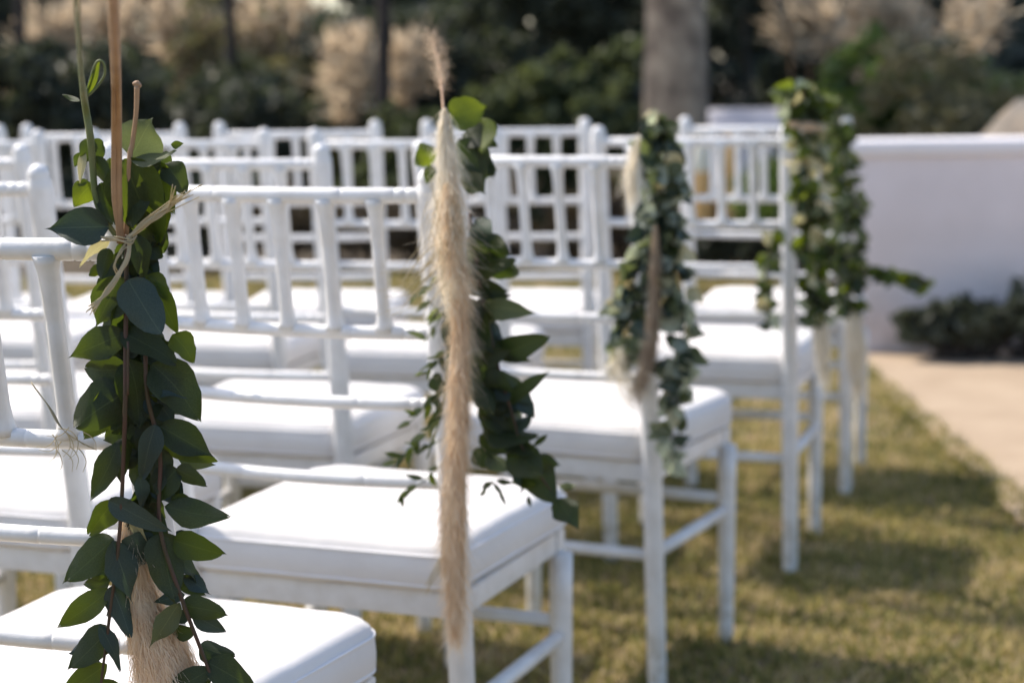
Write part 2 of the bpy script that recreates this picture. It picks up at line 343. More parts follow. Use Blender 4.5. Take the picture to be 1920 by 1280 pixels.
shrub('bedding_plant', 'dark bedding plant between the white plinth and the amber vases', 'plant', 1380, 10.3, .75, .28, M['f_dark'], 3500, .03, 9, 'dark bedding plants at the lawn edge')
shrub('bedding_plant', 'small dark bedding plant hiding the feet of the amber vases', 'plant', 1345, 9.55, .42, .13, M['f_dark'], 2500, .025, 9, 'dark bedding plants at the lawn edge')
shrub('bedding_plant', 'dark brown bedding plant at the lawn edge seen through the middle chair backs', 'plant', 1010, 10.2, .9, .40, M['f_brown'], 3500, .03, 9, 'dark bedding plants at the lawn edge')
shrub('bedding_plant', 'bedding plant at the lawn edge seen between spindles left of the second garland', 'plant', 660, 10.2, .9, .36, M['f_brown'], 3500, .03, 9, 'dark bedding plants at the lawn edge')
shrub('bedding_plant', 'dark bedding plant at the lawn edge behind the left chair backs', 'plant', 380, 10.3, .9, .40, M['f_dark'], 3500, .03, 9, 'dark bedding plants at the lawn edge')

def pampas_clump(label, px, y, hgt, tops, leaves=150, spread=.5):
    o = empty('pampas_grass', (at(px, 300, y).x, y, 0)); tag(o, label, 'pampas grass', 'pampas grass clumps in the back border')
    V = []; Fs = []
    for i in range(leaves):
        a = random.uniform(0, 6.283); L_ = hgt*random.uniform(.6, 1.0); out = random.uniform(.15, 1)*spread; w_ = .012
        d = Vector((math.cos(a), math.sin(a), 0)); s = Vector((-d.y, d.x, 0))
        i0 = len(V)
        for k in range(6):
            t = k/5; c = d*(out*t*t)+Vector((0, 0, L_*(t-.42*t*t*out/spread)))
            V += [c-s*w_*(1-t*.9), c+s*w_*(1-t*.9)]
        for k in range(5): Fs.append((i0+2*k, i0+2*k+1, i0+2*k+3, i0+2*k+2))
    link('leaves', mesh('leaves', V, Fs), M['reedleaf'], o, smooth=False)
    for (tx, ty) in tops:
        top = at(tx, ty, y+random.uniform(-.2, .2))-o.location
        b = MB(); root = Vector((random.uniform(-.05, .05), random.uniform(-.05, .05), 0)); mid = root.lerp(top, .6)+Vector((0, 0, .08))
        b.tube(lerp_path([root, mid, top], 5), .006, 6)
        st = link('stalk', b.me('stalk'), M['reed'], o)
        n = 170; t = rng.random(n); L_ = .30
        ax = (top-mid).normalized(); side = rng.normal(size=(n, 3)); wdt = .075*np.sin(np.pi*np.clip(t*.9+.08, 0, 1))
        c = np.array(top)[None]-np.array(ax)[None]*(t*L_)[:, None]+side*wdt[:, None]*.5
        dr = side*.05+np.array([0, 0, .04]); s = rng.normal(size=(n, 3))*.010
        Vp = np.stack([c-s, c+s, c+dr+s*.4, c+dr-s*.4], 1).reshape(-1, 3)
        link('plume', npmesh('plume', Vp, np.arange(n*4).reshape(-1, 4)), M['bgplume'], o, smooth=False)
pampas_clump('pampas grass with pale plumes between the left thin trunk and the garland', 110, 13.0, 1.0, [(75, 30), (92, 55), (118, 20), (60, 70), (105, 70), (140, 10), (35, 120)])
pampas_clump('pampas grass showing a few beige plumes behind the tall tan reed', 215, 14.5, 1.0, [(190, -10), (240, 5), (212, 25), (165, 25)])
pampas_clump('pampas grass with small scattered plumes right of the tan reed', 350, 14.0, 1.1, [(300, -5), (345, 20), (385, 30), (320, 45), (340, 60), (375, 70)])
pampas_clump('pampas grass with plumes either side of the middle thin trunk', 500, 13.6, 1.1, [(450, 5), (480, 30), (515, 20), (560, 12), (590, 35)])
pampas_clump('broad pampas grass with bent beige plumes left of the right thin trunk', 640, 12.2, .9, [(625, 85), (655, 60), (680, 80), (690, 120), (650, 150)])
pampas_clump('pampas grass with two plumes right of the right thin trunk', 760, 12.6, .9, [(745, 85), (768, 110), (785, 70)])
pampas_clump('pampas grass with tall pale plumes above the bright green shrub', 1650, 11.0, .8, [(1610, 10), (1640, -5), (1668, 15), (1690, 35), (1625, 50), (1655, 60), (1700, 5), (1722, 60)])
pampas_clump('pampas grass at the upper right with two loose plumes', 1820, 11.6, .8, [(1795, 10), (1830, 25), (1862, 0)])
pampas_clump('pampas grass with dull plumes right of the thick tree trunk', 1500, 12.4, .8, [(1480, 5), (1530, -10), (1560, 20)])

def tree(name, label, px, y, r, hgt, m, lean=0, crown=None, sp_=.10, group='thin dark trunks in the back border'):
    o = empty(name, (at(px, 200, y).x, y, 0)); tag(o, label, 'tree', group)
    b = MB(); pts = lerp_path([(-lean*1.2, 0, -.02), (0, 0, 1.3), (lean*.2, .05, hgt*.5), (lean*.4+.1, .1, hgt)], 8)
    b.tube(pts, [r*(1.18-.7*(i/(len(pts)-1))+.03*math.sin(i*2.1)) for i in range(len(pts))], 16)
    tp = pts[-1]; ends = []
    for i in range(7):
        a = i*.9+random.random(); s0 = pts[int(len(pts)*(.62+.05*i))] if int(len(pts)*(.62+.05*i)) < len(pts) else tp
        e = s0+Vector((math.cos(a)*hgt*sp_, math.sin(a)*hgt*sp_, hgt*.12)); ends.append(e)
        b.tube(lerp_path([s0, s0.lerp(e, .5)+Vector((0, 0, .06)), e], 4), [r*.4*(1-.09*k) for k in range(9)], 8)
    link('trunk', b.me('trunk'), m, o)
    V, Q = leafcloud([(e.x, e.y, e.z, hgt*.08, hgt*.08, hgt*.06, 1) for e in ends]+[(tp.x, tp.y, tp.z, hgt*.11, hgt*.11, hgt*.07, 2)], .06, 7000)
    link('crown', npmesh('crown', V, Q), M['f_mid'], o, smooth=False); return o
tree('thick_tree', 'thick pale brown tree trunk rising behind the third garland', 1267, 10.4, .175, 10, M['bark'], group=None)
tree('slim_tree', 'leftmost of the thin dark tree trunks, by the left edge', 44, 12.0, .038, 9.5, M['barkd'], .06)
tree('slim_tree', 'middle one of the thin dark tree trunks, left of the picture centre', 437, 12.4, .036, 9.5, M['barkd'], .03)
tree('slim_tree', 'rightmost thin dark trunk, between the first and second garlands and nearer the second', 722, 11.6, .046, 9.5, M['barkd'], .06)
# far wood closing the view
bl = []
for i in range(170):
    x = random.uniform(-22, 22); z = random.uniform(0, 6.5); y = random.uniform(24, 30)
    if -7.5 < x < 0 and 1.9 < z < 2.6 and random.random() < .45: continue
    r = random.uniform(1.0, 1.9); bl.append((x, y, z, r*1.2, r, r*.8, r*r))
for i in range(60):
    x = random.uniform(-22, 22); bl.append((x, random.uniform(23, 26), random.uniform(.2, 1.1), 1.3, 1, .8, 1.4))
V, Q = leafcloud(bl, .17, 85000); o = link('distant_wood', npmesh('distant_wood', V, Q), M['f_far'], smooth=False)
tag(o, 'hazy dark green wood closing the view behind the garden', 'trees', kind='stuff')
# boulder
bo = empty('sandstone_boulder', (at(1925, 300, 8.2).x, 8.2, .0)); tag(bo, 'pale sandy boulder showing above the wall at the right edge', 'boulder')
bm = bmesh.new(); bmesh.ops.create_icosphere(bm, subdivisions=3, radius=1)
from mathutils import noise
for v in bm.verts:
    f = 1+.22*noise.noise(v.co*1.7)+.06*noise.noise(v.co*5); v.co = Vector((v.co.x*.27*f, v.co.y*.3*f, .44+v.co.z*.44*f))
me = bpy.data.meshes.new('rock'); bm.to_mesh(me); bm.free(); link('rock', me, M['boulder'], bo)

# ------------------------------------------------------------------ chairs
def zb(z): return -(z-.45)*.132 if z > .45 else (.45-z)/.45*.0255
ZT, ZB_, ZC, ZD, ZS = .885, .7218, .6348, .5375, .3953
def make_chair():
    ch = empty('banquet_chair')
    for s in (-1, 1):
        zs = [0, .006, .10, .18, .235, .245, .255, .3, .38, .45, .52, .537, .56, .62, .635, .65, .70, .722, .74, .80, .86, .885, .896, .899, .904, .910, .915, .918]
        rr = [.0145, .0155, .0158, .016, .0163, .0168, .0163, .0163, .0168, .017, .0163, .0168, .016, .0158, .0163, .0156, .0155, .0162, .0155, .0153, .0153, .016, .0155, .0136, .0145, .0132, .009, .002]
        b = MB(); b.tube([(s*.19, zb(z)-(.0 if z > .5 or z < .4 else 0), z) for z in zs], rr, 14)
        link('back_post', b.me('back_post'), M['paint'], ch)
        zs = [0, .006, .10, .235, .245, .255, .3, .362]
        rr = [.0125, .0135, .0145, .0158, .0164, .0158, .0162, .0168]
        b = MB(); b.tube([(s*.192, .361-.004*(1-z/.36), z) for z in zs], rr, 14); link('front_leg', b.me('front_leg'), M['paint'], ch)
    def rail(z, r, name, flat=1.0, bow=.0212):
        b = MB(); n = 36; pts = []; rad = []
        for i in range(n+1):
            t = -1+2*i/n; pts.append((t*.188, zb(z)-bow*(1-t*t), z)); rad.append(r)
        # fine turned grooves near both ends
        P = []; Rr = []
        def pt(t): return (t*.188, zb(z)-bow*(1-t*t), z)
        ts = [-1+2*i/30 for i in range(31)]; gro = [(-.93), (-.86), (-.79), (.79), (.86), (.93), (-.45), (.45)]
        allt = [(t, r) for t in ts if min(abs(t-q) for q in gro) > .012]
        for q in gro: allt += [(q-.008, r), (q-.003, r*.93), (q+.003, r*.93), (q+.008, r)]
        allt.sort()
        b.tube([pt(t) for t, _ in allt], [q for _, q in allt], 12, flat, ref=Vector((0, 0, 1)))
        return link(name, b.me(name), M['paint'], ch)
    rail(ZT, .0085, 'top_rail', 1.12); rail(ZB_, .0082, 'back_rail'); rail(ZC, .0080, 'back_rail'); rail(ZD, .0085, 'back_rail')
    for k in range(5):
        t = (k-2)/3*.985; bow = .0212*(1-t*t); b = MB()
        zs = [ZB_+.003, ZB_+.010, ZB_+.018, ZB_+.03, ZB_+.07, ZB_+.10, ZB_+.103, ZB_+.106, ZT-.035, ZT-.020, ZT-.012, ZT-.004]
        rr = [.013, .0105, .0088, .008, .0078, .008, .0075, .008, .0084, .0092, .0108, .013]
        b.tube([(t*.188, zb(z)-bow, z) for z in zs], rr, 12); link('spindle', b.me('spindle'), M['paint'], ch)
    # seat frame
    b = MB(); z0, z1 = .362, .3945
    b.box(-.19, .19, .008, .034, z0, z1); b.box(-.193, .193, .352, .378, z0, z1)
    b.box(-.1905, -.166, .036, .350, z0+.001, z1-.001); b.box(.166, .1905, .036, .350, z0+.001, z1-.001); b.box(-.164, .164, .036, .350, z1-.012, z1-.002)
    autosmooth(link('seat_frame', bevel(b.me('seat_frame'), .004), M['paint'], ch))
    zs = .245
    for s in (-1, 1):
        b = MB(); b.tube([(s*.1905, zb(zs)+.01, zs), (s*.192, .19, zs), (s*.192, .352, zs)], [.0100, .0112, .0100], 12); link('stretcher', b.me('stretcher'), M['paint'], ch)
    b = MB(); b.tube([(-.184, zb(zs), zs-.004), (0, zb(zs), zs-.004), (.184, zb(zs), zs-.004)], [.0095, .0105, .0095], 12); link('stretcher', b.me('stretcher'), M['paint'], ch)
    b = MB(); b.tube([(-.184, .36, zs+.02), (0, .36, zs+.02), (.184, .36, zs+.02)], [.0095, .0105, .0095], 12); link('stretcher', b.me('stretcher'), M['paint'], ch)
    # cushion
    def outline(ins, n=7):
        P = []; cs = [(-.200, .392, .042, 90), (-.190, -.006, .040, 180), (.190, -.006, .040, 270), (.200, .392, .042, 0)]
        for cx, cy, r, a0 in cs:
            r2 = max(r-ins, .004); ccx = cx-(r if cx > 0 else -r); ccy = cy-(r if cy > .1 else -r)
            for k in range(n+1):
                a = math.radians(a0+90*k/n); P.append((ccx+r2*math.cos(a), ccy+r2*math.sin(a)))
        # densify straight runs
        Q = []
        for i in range(len(P)):
            a = Vector(P[i]); c = Vector(P[(i+1) % len(P)]); m_ = max(1, int((c-a).length/.03)); 
            for k in range(m_): Q.append(a.lerp(c, k/m_))
        return Q
    base = outline(0); NB = len(base)
    prof = [(.010, 0), (.003, .004), (-.0005, .012), (-.002, .028), (-.001, .042), (.001, .048), (.003, .054), (.008, .0605), (.015, .0645), (.026, .067), (.05, .069), (.09, .0715), (.13, .073), (.17, .0735)]
    b = MB(); rows = []; cen = Vector((0, .193))
    for ins, dz in prof:
        i0 = len(b.V)
        for q in base:
            d = (cen-q); L_ = d.length
            # inset towards centre, uniform for the shoulder, shrinking for the crown
            dx = min(ins, 1)*(d.x/max(abs(d.x), abs(d.y)*1.0)) if abs(d.x) > abs(d.y) else ins*(d.x/abs(d.y))
            dy = ins*(d.y/abs(d.x)) if abs(d.x) > abs(d.y) else ins*(1 if d.y > 0 else -1)
            q2 = Vector((q.x+dx, q.y+dy)); wv = .0014*noise.noise(Vector((q2.x*22, q2.y*22, dz*40)))+.0016*noise.noise(Vector((q2.x*9+3, q2.y*9, dz*12)))
            b.V.append(Vector((q2.x+wv, q2.y+wv, ZS+dz+wv*1.2)))
        rows.append(i0)
    for r in range(len(rows)-1):
        for k in range(NB): b.F.append((rows[r]+k, rows[r]+(k+1) % NB, rows[r+1]+(k+1) % NB, rows[r+1]+k))
    b.F.append(tuple(rows[-1]+k for k in range(NB))); b.F.append(tuple(rows[0]+k for k in range(NB))[::-1])
    cu = link('seat_cushion', b.me('seat_cushion'), M['fabric'], ch)
    b = MB()
    for (zz, of) in ((.0475, .0005), (.0095, .0)):
        pts = []
        for q in base:
            d = (cen-q).normalized(); pts.append(Vector((q.x-d.x*of, q.y-d.y*of, ZS+zz)))
        b.tube(pts+[pts[0]], .0017, 6, cap=False, ref=Vector((0, 0, 1)))
    link('piping', b.me('piping'), M['piping'], cu)
    return ch
proto = make_chair()
def copy_tree(o, parent=None):
    c = o.copy(); COL.objects.link(c)
    if parent: c.parent = parent
    for k in list(o.children): copy_tree(k, c)
    return c
def by_post(px, y_post, yaw):            # chair position from where its right post stands
    X = at(px, 300, y_post).x; c, s = math.cos(yaw), math.sin(yaw); q = (.19, -.057)
    return X-(c*q[0]-s*q[1]), y_post-(s*q[0]+c*q[1]), yaw
chairs = [
 ((-.470, 1.678, -.39), 'nearest white chair, its post wrapped in the large leafy garland at the left'),
 ((-.247, 2.328, -.376), 'white chair second from the front on the aisle, post hung with long beige pampas'),
 ((.052, 3.1145, -.452), 'third white aisle chair, its post under the blue green garland, right side of seat visible'),
 ((.378, 3.8615, -.30), 'fourth white aisle chair, its bare right post standing before two dark garlands'),
 ((.618, 4.584, -.28), 'farthest white aisle chair, its legs on sunlit grass beside the path'),
 ((-.755, 2.552, -.355), 'white chair at the left edge, its round post top left of the nearest garland'),
 ((-.461, 3.15, -.31), 'white chair whose right post stands midway between the first and second garlands'),
 (by_post(42, 3.2, -.28), 'white chair behind the left edge chair, only its rounded post top and rail showing'),
 (by_post(930, 3.85, -.22), 'white chair hidden in part by the yellow leaved top of the second garland'),
 (by_post(497, 4.0, -.20), 'white chair back crowded behind the rails between the two largest garlands, in the fourth row'),
 (by_post(75, 4.1, -.2), 'white chair back in the fourth row just left of the nearest garland'),
 (by_post(1097, 4.55, -.14), 'white back row chair with dark squares between spindles, left of the third garland'),
 (by_post(705, 4.6, -.10), 'white back row chair just below the rightmost thin tree trunk'),
 (by_post(340, 4.6, -.12), 'white back row chair peeping right of the nearest garland top'),
 (by_post(2, 4.6, -.12), 'white back row chair cut by the upper left picture edge'),
]
for i, ((x_, y_, a_), lab) in enumerate(chairs):
    c = proto if i == 0 else copy_tree(proto)
    c.location = (x_, y_, 0); c.rotation_euler = (0, 0, a_)
    tag(c, lab, 'chair', 'white banquet chairs set out in rows on the lawn')

# ------------------------------------------------------------------ leaves
def leaf_mesh(var, kind):
    """unit leaf along +X (0..1), width 1 across Y, normal +Z"""
    r = random.Random(100+var); nu, nv = 11, 6; V = []; UV = []
    cup = r.uniform(.06, .45); droop = r.uniform(.05, .35); wav = r.uniform(.03, .12); ph = r.uniform(0, 6); tip = r.uniform(.72, .95); rnd = r.uniform(1.7, 2.5); tw = r.uniform(-.5, .5); edge = r.choice((.04, .07, .10, .13)); hook = r.choice((0, 0, .12, -.14)); curl = r.choice((0, 0, .25, .4))
    for i in range(nu+1):
        u = .5-.5*math.cos(math.pi*i/nu)
        if i == nu: u = 1
        if kind == 'round': wd = max(0, 1-abs(2*u**tip-1)**rnd)**.5*(1-.10*u)*.53 if 0 < u < 1 else 0
        if kind == 'round' and var % 3 == 0 and 0 < u < 1: wd = wd*.52+.52*(math.sin(math.pi*u**.70)**.74)*.55*(1+.06*math.sin(u*7))
        else: wd = (math.sin(math.pi*u**.75))**.95*.5 if 0 < u < 1 else 0
        if u == 1: wd = .01
        if u == 0: wd = .02
        wd *= 1+edge*math.sin(u*10+ph)+edge*.5*math.sin(u*23+ph*2)
        for j in range(nv+1):
            v = -1+2*j/nv; y = v*wd*(1-.06*cup); z = cup*wd*2*(abs(v)**1.6)*.5-droop*u*u+wav*math.sin(u*8+ph+v)*abs(v)
            x = u+.045*math.sin(v*3+ph)*u; y += hook*math.sin(u*math.pi)*.6; z -= curl*max(0, u-.55)**2*2.2; y *= 1-.25*curl*u
            z += tw*y*u
            V.append((x, y, z)); UV.append((u, (v+1)/2))
    Fs = [(i*(nv+1)+j, (i+1)*(nv+1)+j, (i+1)*(nv+1)+j+1, i*(nv+1)+j+1) for i in range(nu) for j in range(nv)]
    me = mesh('leaf', V, Fs); uv = me.uv_layers.new(name='UVMap')
    for lp in me.loops: uv.data[lp.index].uv = UV[lp.vertex_index]
    me.polygons.foreach_set('use_smooth', [True]*len(me.polygons)); return me
LM = {}
def leaf_me(var, kind, m):
    k = (var, kind, m)
    if k not in LM: LM[k] = leaf_mesh(var, kind); LM[k].materials.append(M[m])
    return LM[k]
def add_leaf(par, a, b_, w_, m, kind='round', tilt=None, flip=None, label=None, view=None):
    """a, b_: base and tip in world space"""
    d = b_-a; L_ = d.length; ex = d.normalized()
    view = view or (Vector((0, 0, H))-a).normalized()
    n = (view-ex*view.dot(ex)).normalized()
    t = tilt if tilt is not None else random.gauss(0, .45)
    n = Matrix.Rotation(t, 3, ex) @ n
    if (flip if flip is not None else random.random() < .5): n = -n
    ey = n.cross(ex)
    o = bpy.data.objects.new('leaf', leaf_me(random.randrange(10), kind, m)); COL.objects.link(o)
    wd = w_/max(.6, abs(math.cos(t)))
    R = Matrix((ex*L_, ey*wd, n*min(L_, wd)*1.0)).transposed().to_4x4(); R.translation = a
    o.parent = par; o.matrix_parent_inverse = Matrix(); o.matrix_local = Matrix.Translation(-par.location) @ R
    if label: o['label'] = label
    return o
def strands(par, name, P, rads, n, m, width=.0005, length=.07, spread=1.0, droop=1.0, kindstuff=True, seed=3, shaggy=.35, wb=.004):
    """fluffy plume of fine fibres along a path (world points), rads: half widths"""
    r = np.random.default_rng(seed); P = np.array([list(q) for q in P]); K = len(P); rad = np.array(rads)
    t = r.random(n)*(K-1.0); i = np.minimum(t.astype(int), K-2); f = (t-i)[:, None]
    c = P[i]*(1-f)+P[i+1]*f; ax = P[i+1]-P[i]; ax /= np.linalg.norm(ax, axis=1)[:, None]; rr = (rad[i]*(1-f[:, 0])+rad[i+1]*f[:, 0])
    s = r.normal(size=(n, 3)); s -= ax*(s*ax).sum(1)[:, None]; s /= np.linalg.norm(s, axis=1)[:, None]
    q = (r.random(n)**.5)*rr; q2 = np.minimum(rr*(.85+shaggy*r.random(n)**3*2), rr*1.9)
    L_ = length*(.4+.8*r.random(n)); out = np.zeros((n, 5, 3)); wob = r.normal(size=(n, 3))*wb
    for k in range(5):
        u = k/4; out[:, k] = c+s*(q+(q2-q)*u*.6)[:, None]+ax*(L_*u)[:, None]*droop+wob*u*u*1.6+wob[:, [2, 0, 1]]*.5*math.sin(u*5)
        out[:, k, 2] -= .25*L_*u*u*0
    wv = np.cross(ax, s)*.6+s*.2; wv = wv/np.linalg.norm(wv, axis=1)[:, None]*width
    V = np.zeros((n, 10, 3))
    for k in range(5):
        g_ = (1-.8*k/4); V[:, 2*k] = out[:, k]-wv*g_; V[:, 2*k+1] = out[:, k]+wv*g_
    b0 = (np.arange(n)*10)[:, None]; Q = np.concatenate([b0+np.array([[2*k, 2*k+1, 2*k+3, 2*k+2]]) for k in range(4)])
    o = link(name, npmesh(name, V.reshape(-1, 3)-np.array(par.location)[None], Q), m, par, smooth=False)
    if kindstuff: o['kind'] = 'stuff'
    return o
def tubeobj(par, name, pts, rad, m, n=8, flat=1.0, spans=6):
    P = lerp_path([Vector(q)-par.location for q in pts], spans)
    if hasattr(rad, '__len__'):
        K = len(rad)-1; rr = []
        for i in range(len(P)):
            t = i/(len(P)-1)*K; j = min(int(t), K-1); rr.append(rad[j]+(rad[j+1]-rad[j])*(t-j))
    else: rr = rad
    b = MB(); b.tube(P, rr, n, flat); return link(name, b.me(name), m, par)

# ---------------- first garland (in focus)
Y1 = 1.515
g1 = empty('eucalyptus_garland', at(240, 1300, Y1)); tag(g1, 'large sharp eucalyptus garland with broad dark leaves tied to the nearest chair post', 'garland', 'eucalyptus garlands on the aisle chairs')
def W1(x, y, dy=0): return at(x, y, Y1+dy)
L1 = [ # bx,by,tx,ty,w,mat,tilt,dy(base),dy(tip)
 (245,296,286,216,92,'leaf_sage',.1,.010,.004),(246,300,334,296,26,'leaf_sage',1.0,.0,-.012),(232,298,290,452,104,'leaf_dark',.15,.0,-.004),
 (258,300,322,400,80,'leaf_dark',-.2,.012,.010),(310,306,349,354,44,'leaf_dark',.3,.010,.004),(302,380,290,457,42,'leaf_yellow',.2,.014,.012),(236,330,262,420,70,'leaf_dark',.5,.006,.004),
 (204,425,88,426,78,'leaf_blue',.12,.0,-.012),(176,344,138,386,48,'leaf_yellow',.1,.004,.0),(190,342,208,420,32,'leaf_dark',.4,.0,.0),
 (170,296,213,346,32,'leaf_dark',.5,.0,.002),(170,260,158,304,30,'leaf_dark',.1,.0,-.003),(173,262,192,300,30,'leaf_dark',.3,.004,.004),
 (150,286,142,314,20,'leaf_dark',.3,.01,.01),(158,280,148,342,17,'leaf_cream',.3,.0,-.004),(164,338,142,348,14,'leaf_dark',.1,.0,.0),(206,296,210,324,22,'leaf_yellow',.3,.012,.012),
 (320,272,344,270,14,'leaf_dark',.6,.012,.012),
 (258,443,272,518,40,'leaf_dark',.2,-.006,-.008),(193,504,167,516,24,'leaf_yellow',.2,.0,.0),(205,466,186,518,28,'leaf_dark',.3,.0,-.002),(206,450,148,492,22,'leaf_cream',.7,.004,.006),
 (226,516,182,615,78,'leaf_dark',.15,.0,-.006),(240,524,302,632,72,'leaf_blue',.15,-.008,-.014),(290,528,330,626,46,'leaf_yellow',.2,.006,.004),(275,516,318,560,40,'leaf_dark',.4,.008,.004),
 (322,628,364,676,54,'leaf_yellow',.25,.004,.0),(236,624,128,668,64,'leaf_dark',.15,.0,-.008),(226,622,328,668,46,'leaf_dark',.55,-.004,-.012),(238,690,158,702,60,'leaf_dark',.4,.004,.002),
 (236,735,142,790,88,'leaf_dark',.2,-.002,-.010),(220,722,160,822,74,'leaf_dark',.35,.006,.004),(284,682,374,786,92,'leaf_dark',.15,.0,-.006),(240,672,262,800,84,'leaf_dark',.1,.004,.002),
 (282,740,348,740,14,'leaf_blue',.9,-.012,-.016),(300,690,320,760,70,'leaf_dark',.2,.008,.01),(298,798,400,852,66,'leaf_dark',.2,.002,-.004),(300,830,402,866,34,'leaf_yellow',.3,.006,.004),
 (291,796,270,898,42,'leaf_blue',.25,-.008,-.012),(222,830,167,937,50,'leaf_dark',.2,-.002,-.006),(330,880,392,906,32,'leaf_dark',.5,.0,-.004),(332,878,278,938,56,'leaf_dark',.2,.002,.0),
 (310,948,434,972,60,'leaf_dark',.15,.0,-.008),(204,938,314,998,40,'leaf_blue',.35,-.006,-.014),(216,938,170,1006,46,'leaf_dark',.3,.0,-.004),(262,890,268,960,30,'leaf_blue',.4,.0,.0),
 (213,1010,127,1090,64,'leaf_dark',.15,-.002,-.008),(210,1013,252,1128,64,'leaf_blue',.2,-.006,-.010),(302,1000,322,1122,70,'leaf_dark',.2,-.002,-.004),(326,1012,416,1042,52,'leaf_dark',.3,.0,-.006),
 (207,1104,103,1174,52,'leaf_dark',.2,-.004,-.008),(208,1098,240,1190,42,'leaf_blue',.2,-.006,-.008),(336,1128,282,1218,46,'leaf_sage',.3,-.004,-.008),(340,1134,430,1148,44,'leaf_dark',.25,-.002,-.008),
 (360,1150,422,1186,40,'leaf_blue',.2,.004,.004),(206,1178,136,1252,58,'leaf_dark',.2,-.002,-.006),(186,1170,230,1256,32,'leaf_blue',.4,-.008,-.012),(200,1244,108,1312,54,'leaf_dark',.2,-.004,-.008),
 (396,1252,306,1296,46,'leaf_dark',.3,-.004,-.008),(388,1240,474,1286,54,'leaf_dark',.2,-.004,-.010),(330,996,368,1016,22,'leaf_blue',.2,.01,.01),(343,1078,396,1112,34,'leaf_blue',.2,.01,.01),
 (250,970,270,1020,22,'leaf_cream',.6,.004,.004),(330,850,396,880,34,'leaf_sage',.7,.012,.01),
 (322,930,360,960,36,'leaf_dark',.3,.006,.004),(236,820,225,900,44,'leaf_dark',.3,.008,.006),(300,840,300,920,46,'leaf_dark',.3,.006,.006),(240,560,250,640,56,'leaf_dark',.2,.010,.010),
 (262,440,236,500,34,'leaf_dark',.3,.006,.004),(225,470,245,530,44,'leaf_dark',.4,.010,.010),(180,1320,120,1370,50,'leaf_dark',.2,0,0),(390,1330,450,1380,50,'leaf_dark',.2,0,0),
 (150,190,118,180,10,'leaf_dark',.5,.02,.03),
]
for q in L1:
    bx, by, tx, ty, w_, m_, tl, d0, d1 = q
    if m_ == 'leaf_dark' and random.random() < .22: m_ = 'leaf_mid'
    add_leaf(g1, W1(bx, by, d0), W1(tx, ty, d1), w_/2356., m_, tilt=tl*random.choice((-1, 1)), flip=random.random() < .35)
for k in range(78):
    y = random.uniform(300, 1010); cx = np.interp(y, [300, 450, 520, 700, 900, 1010], [272, 262, 244, 258, 282, 262]); sp_ = np.interp(y, [300, 450, 520, 650, 800, 1010], [34, 22, 42, 58, 52, 56])
    bx = cx+random.uniform(-.45, .45)*sp_; a = random.choice((0, 1))*math.pi+random.gauss(0, .5); a = a+(.5 if math.cos(a) > 0 else -.5); l_ = random.uniform(50, 78)*(.7 if y < 520 else 1)
    ex_, ey_ = bx+l_*math.cos(a), y+abs(l_*math.sin(a))+12
    ex_ = max(cx-sp_*1.6, min(cx+sp_*1.7, ex_))
    d_ = random.uniform(.008, .026); add_leaf(g1, W1(bx, y, d_), W1(ex_, ey_, d_+random.uniform(-.006, .006)), random.uniform(46, 76)/2356., random.choice(('leaf_dark', 'leaf_dark', 'leaf_dark', 'leaf_blue')), tilt=random.gauss(0, .4))
for (sx, sy, tx_, ty_) in ((215, 1010, 185, 1290), (310, 1000, 400, 1290)):
    for k in range(9):
        t = (k+.5)/9; bx = sx+(tx_-sx)*t; by = sy+(ty_-sy)*t; s_ = random.choice((-1, 1)); l_ = random.uniform(35, 60)
        add_leaf(g1, W1(bx, by, .008), W1(bx+s_*l_, by+random.uniform(5, 45), .014), random.uniform(26, 44)/2356., random.choice(('leaf_dark', 'leaf_dark', 'leaf_blue')), tilt=random.gauss(0, .5))
tubeobj(g1, 'stem', [W1(238, 440, .0), W1(236, 600, -.003), W1(235, 740, -.012), W1(232, 850, -.008), W1(224, 1000, -.006), W1(206, 1150, -.006), W1(192, 1260, -.006), W1(180, 1360, -.006)], [.0016, .0019, .0019, .0018, .0016, .0014, .0011, .0009], M['stem'])
tubeobj(g1, 'stem', [W1(262, 470, .0), W1(272, 640, .0), W1(276, 740, -.004), W1(300, 850, .0), W1(300, 990, -.004), W1(342, 1125, -.006), W1(378, 1220, -.006), W1(420, 1330, -.006)], [.0016, .0017, .0018, .0018, .0016, .0018, .0016, .001], M['stem'])
tubeobj(g1, 'stem', [W1(143, -10, -.46), W1(150, 110, -.16), W1(158, 185, -.02), W1(170, 262, -.004), W1(182, 380, .0), W1(222, 450, .002)], [.0012, .0018, .0028, .0030, .0026, .002], M['stem_green'])
tubeobj(g1, 'stem', [W1(160, 182, -.02), W1(172, 140, -.022), W1(182, 116, -.024), W1(194, 118, -.024), W1(196, 140, -.022), W1(180, 165, -.02), W1(162, 182, -.02)], .0010, M['stem_green'])
tubeobj(g1, 'stem', [W1(240, 640, -.014), W1(240, 740, -.016)], .001, M['stem'])
add_leaf(g1, W1(165, 178, -.02), W1(188, 114, -.024), 14/2356., 'leaf_yellow', 'long', tilt=.3)
# feathery green sprig behind the reed
tubeobj(g1, 'twig', [W1(257, 160, -.004), W1(255, 215, -.002), W1(248, 270, .0), W1(243, 300, .0), W1(236, 450, .006)], [.0022, .0018, .0020, .0022, .0022], M['reed'])
tubeobj(g1, 'twig', [W1(249, 158, -.004), W1(257, 157, -.004), W1(264, 163, -.004)], [.0012, .0026, .0014], M['reed'], spans=3)

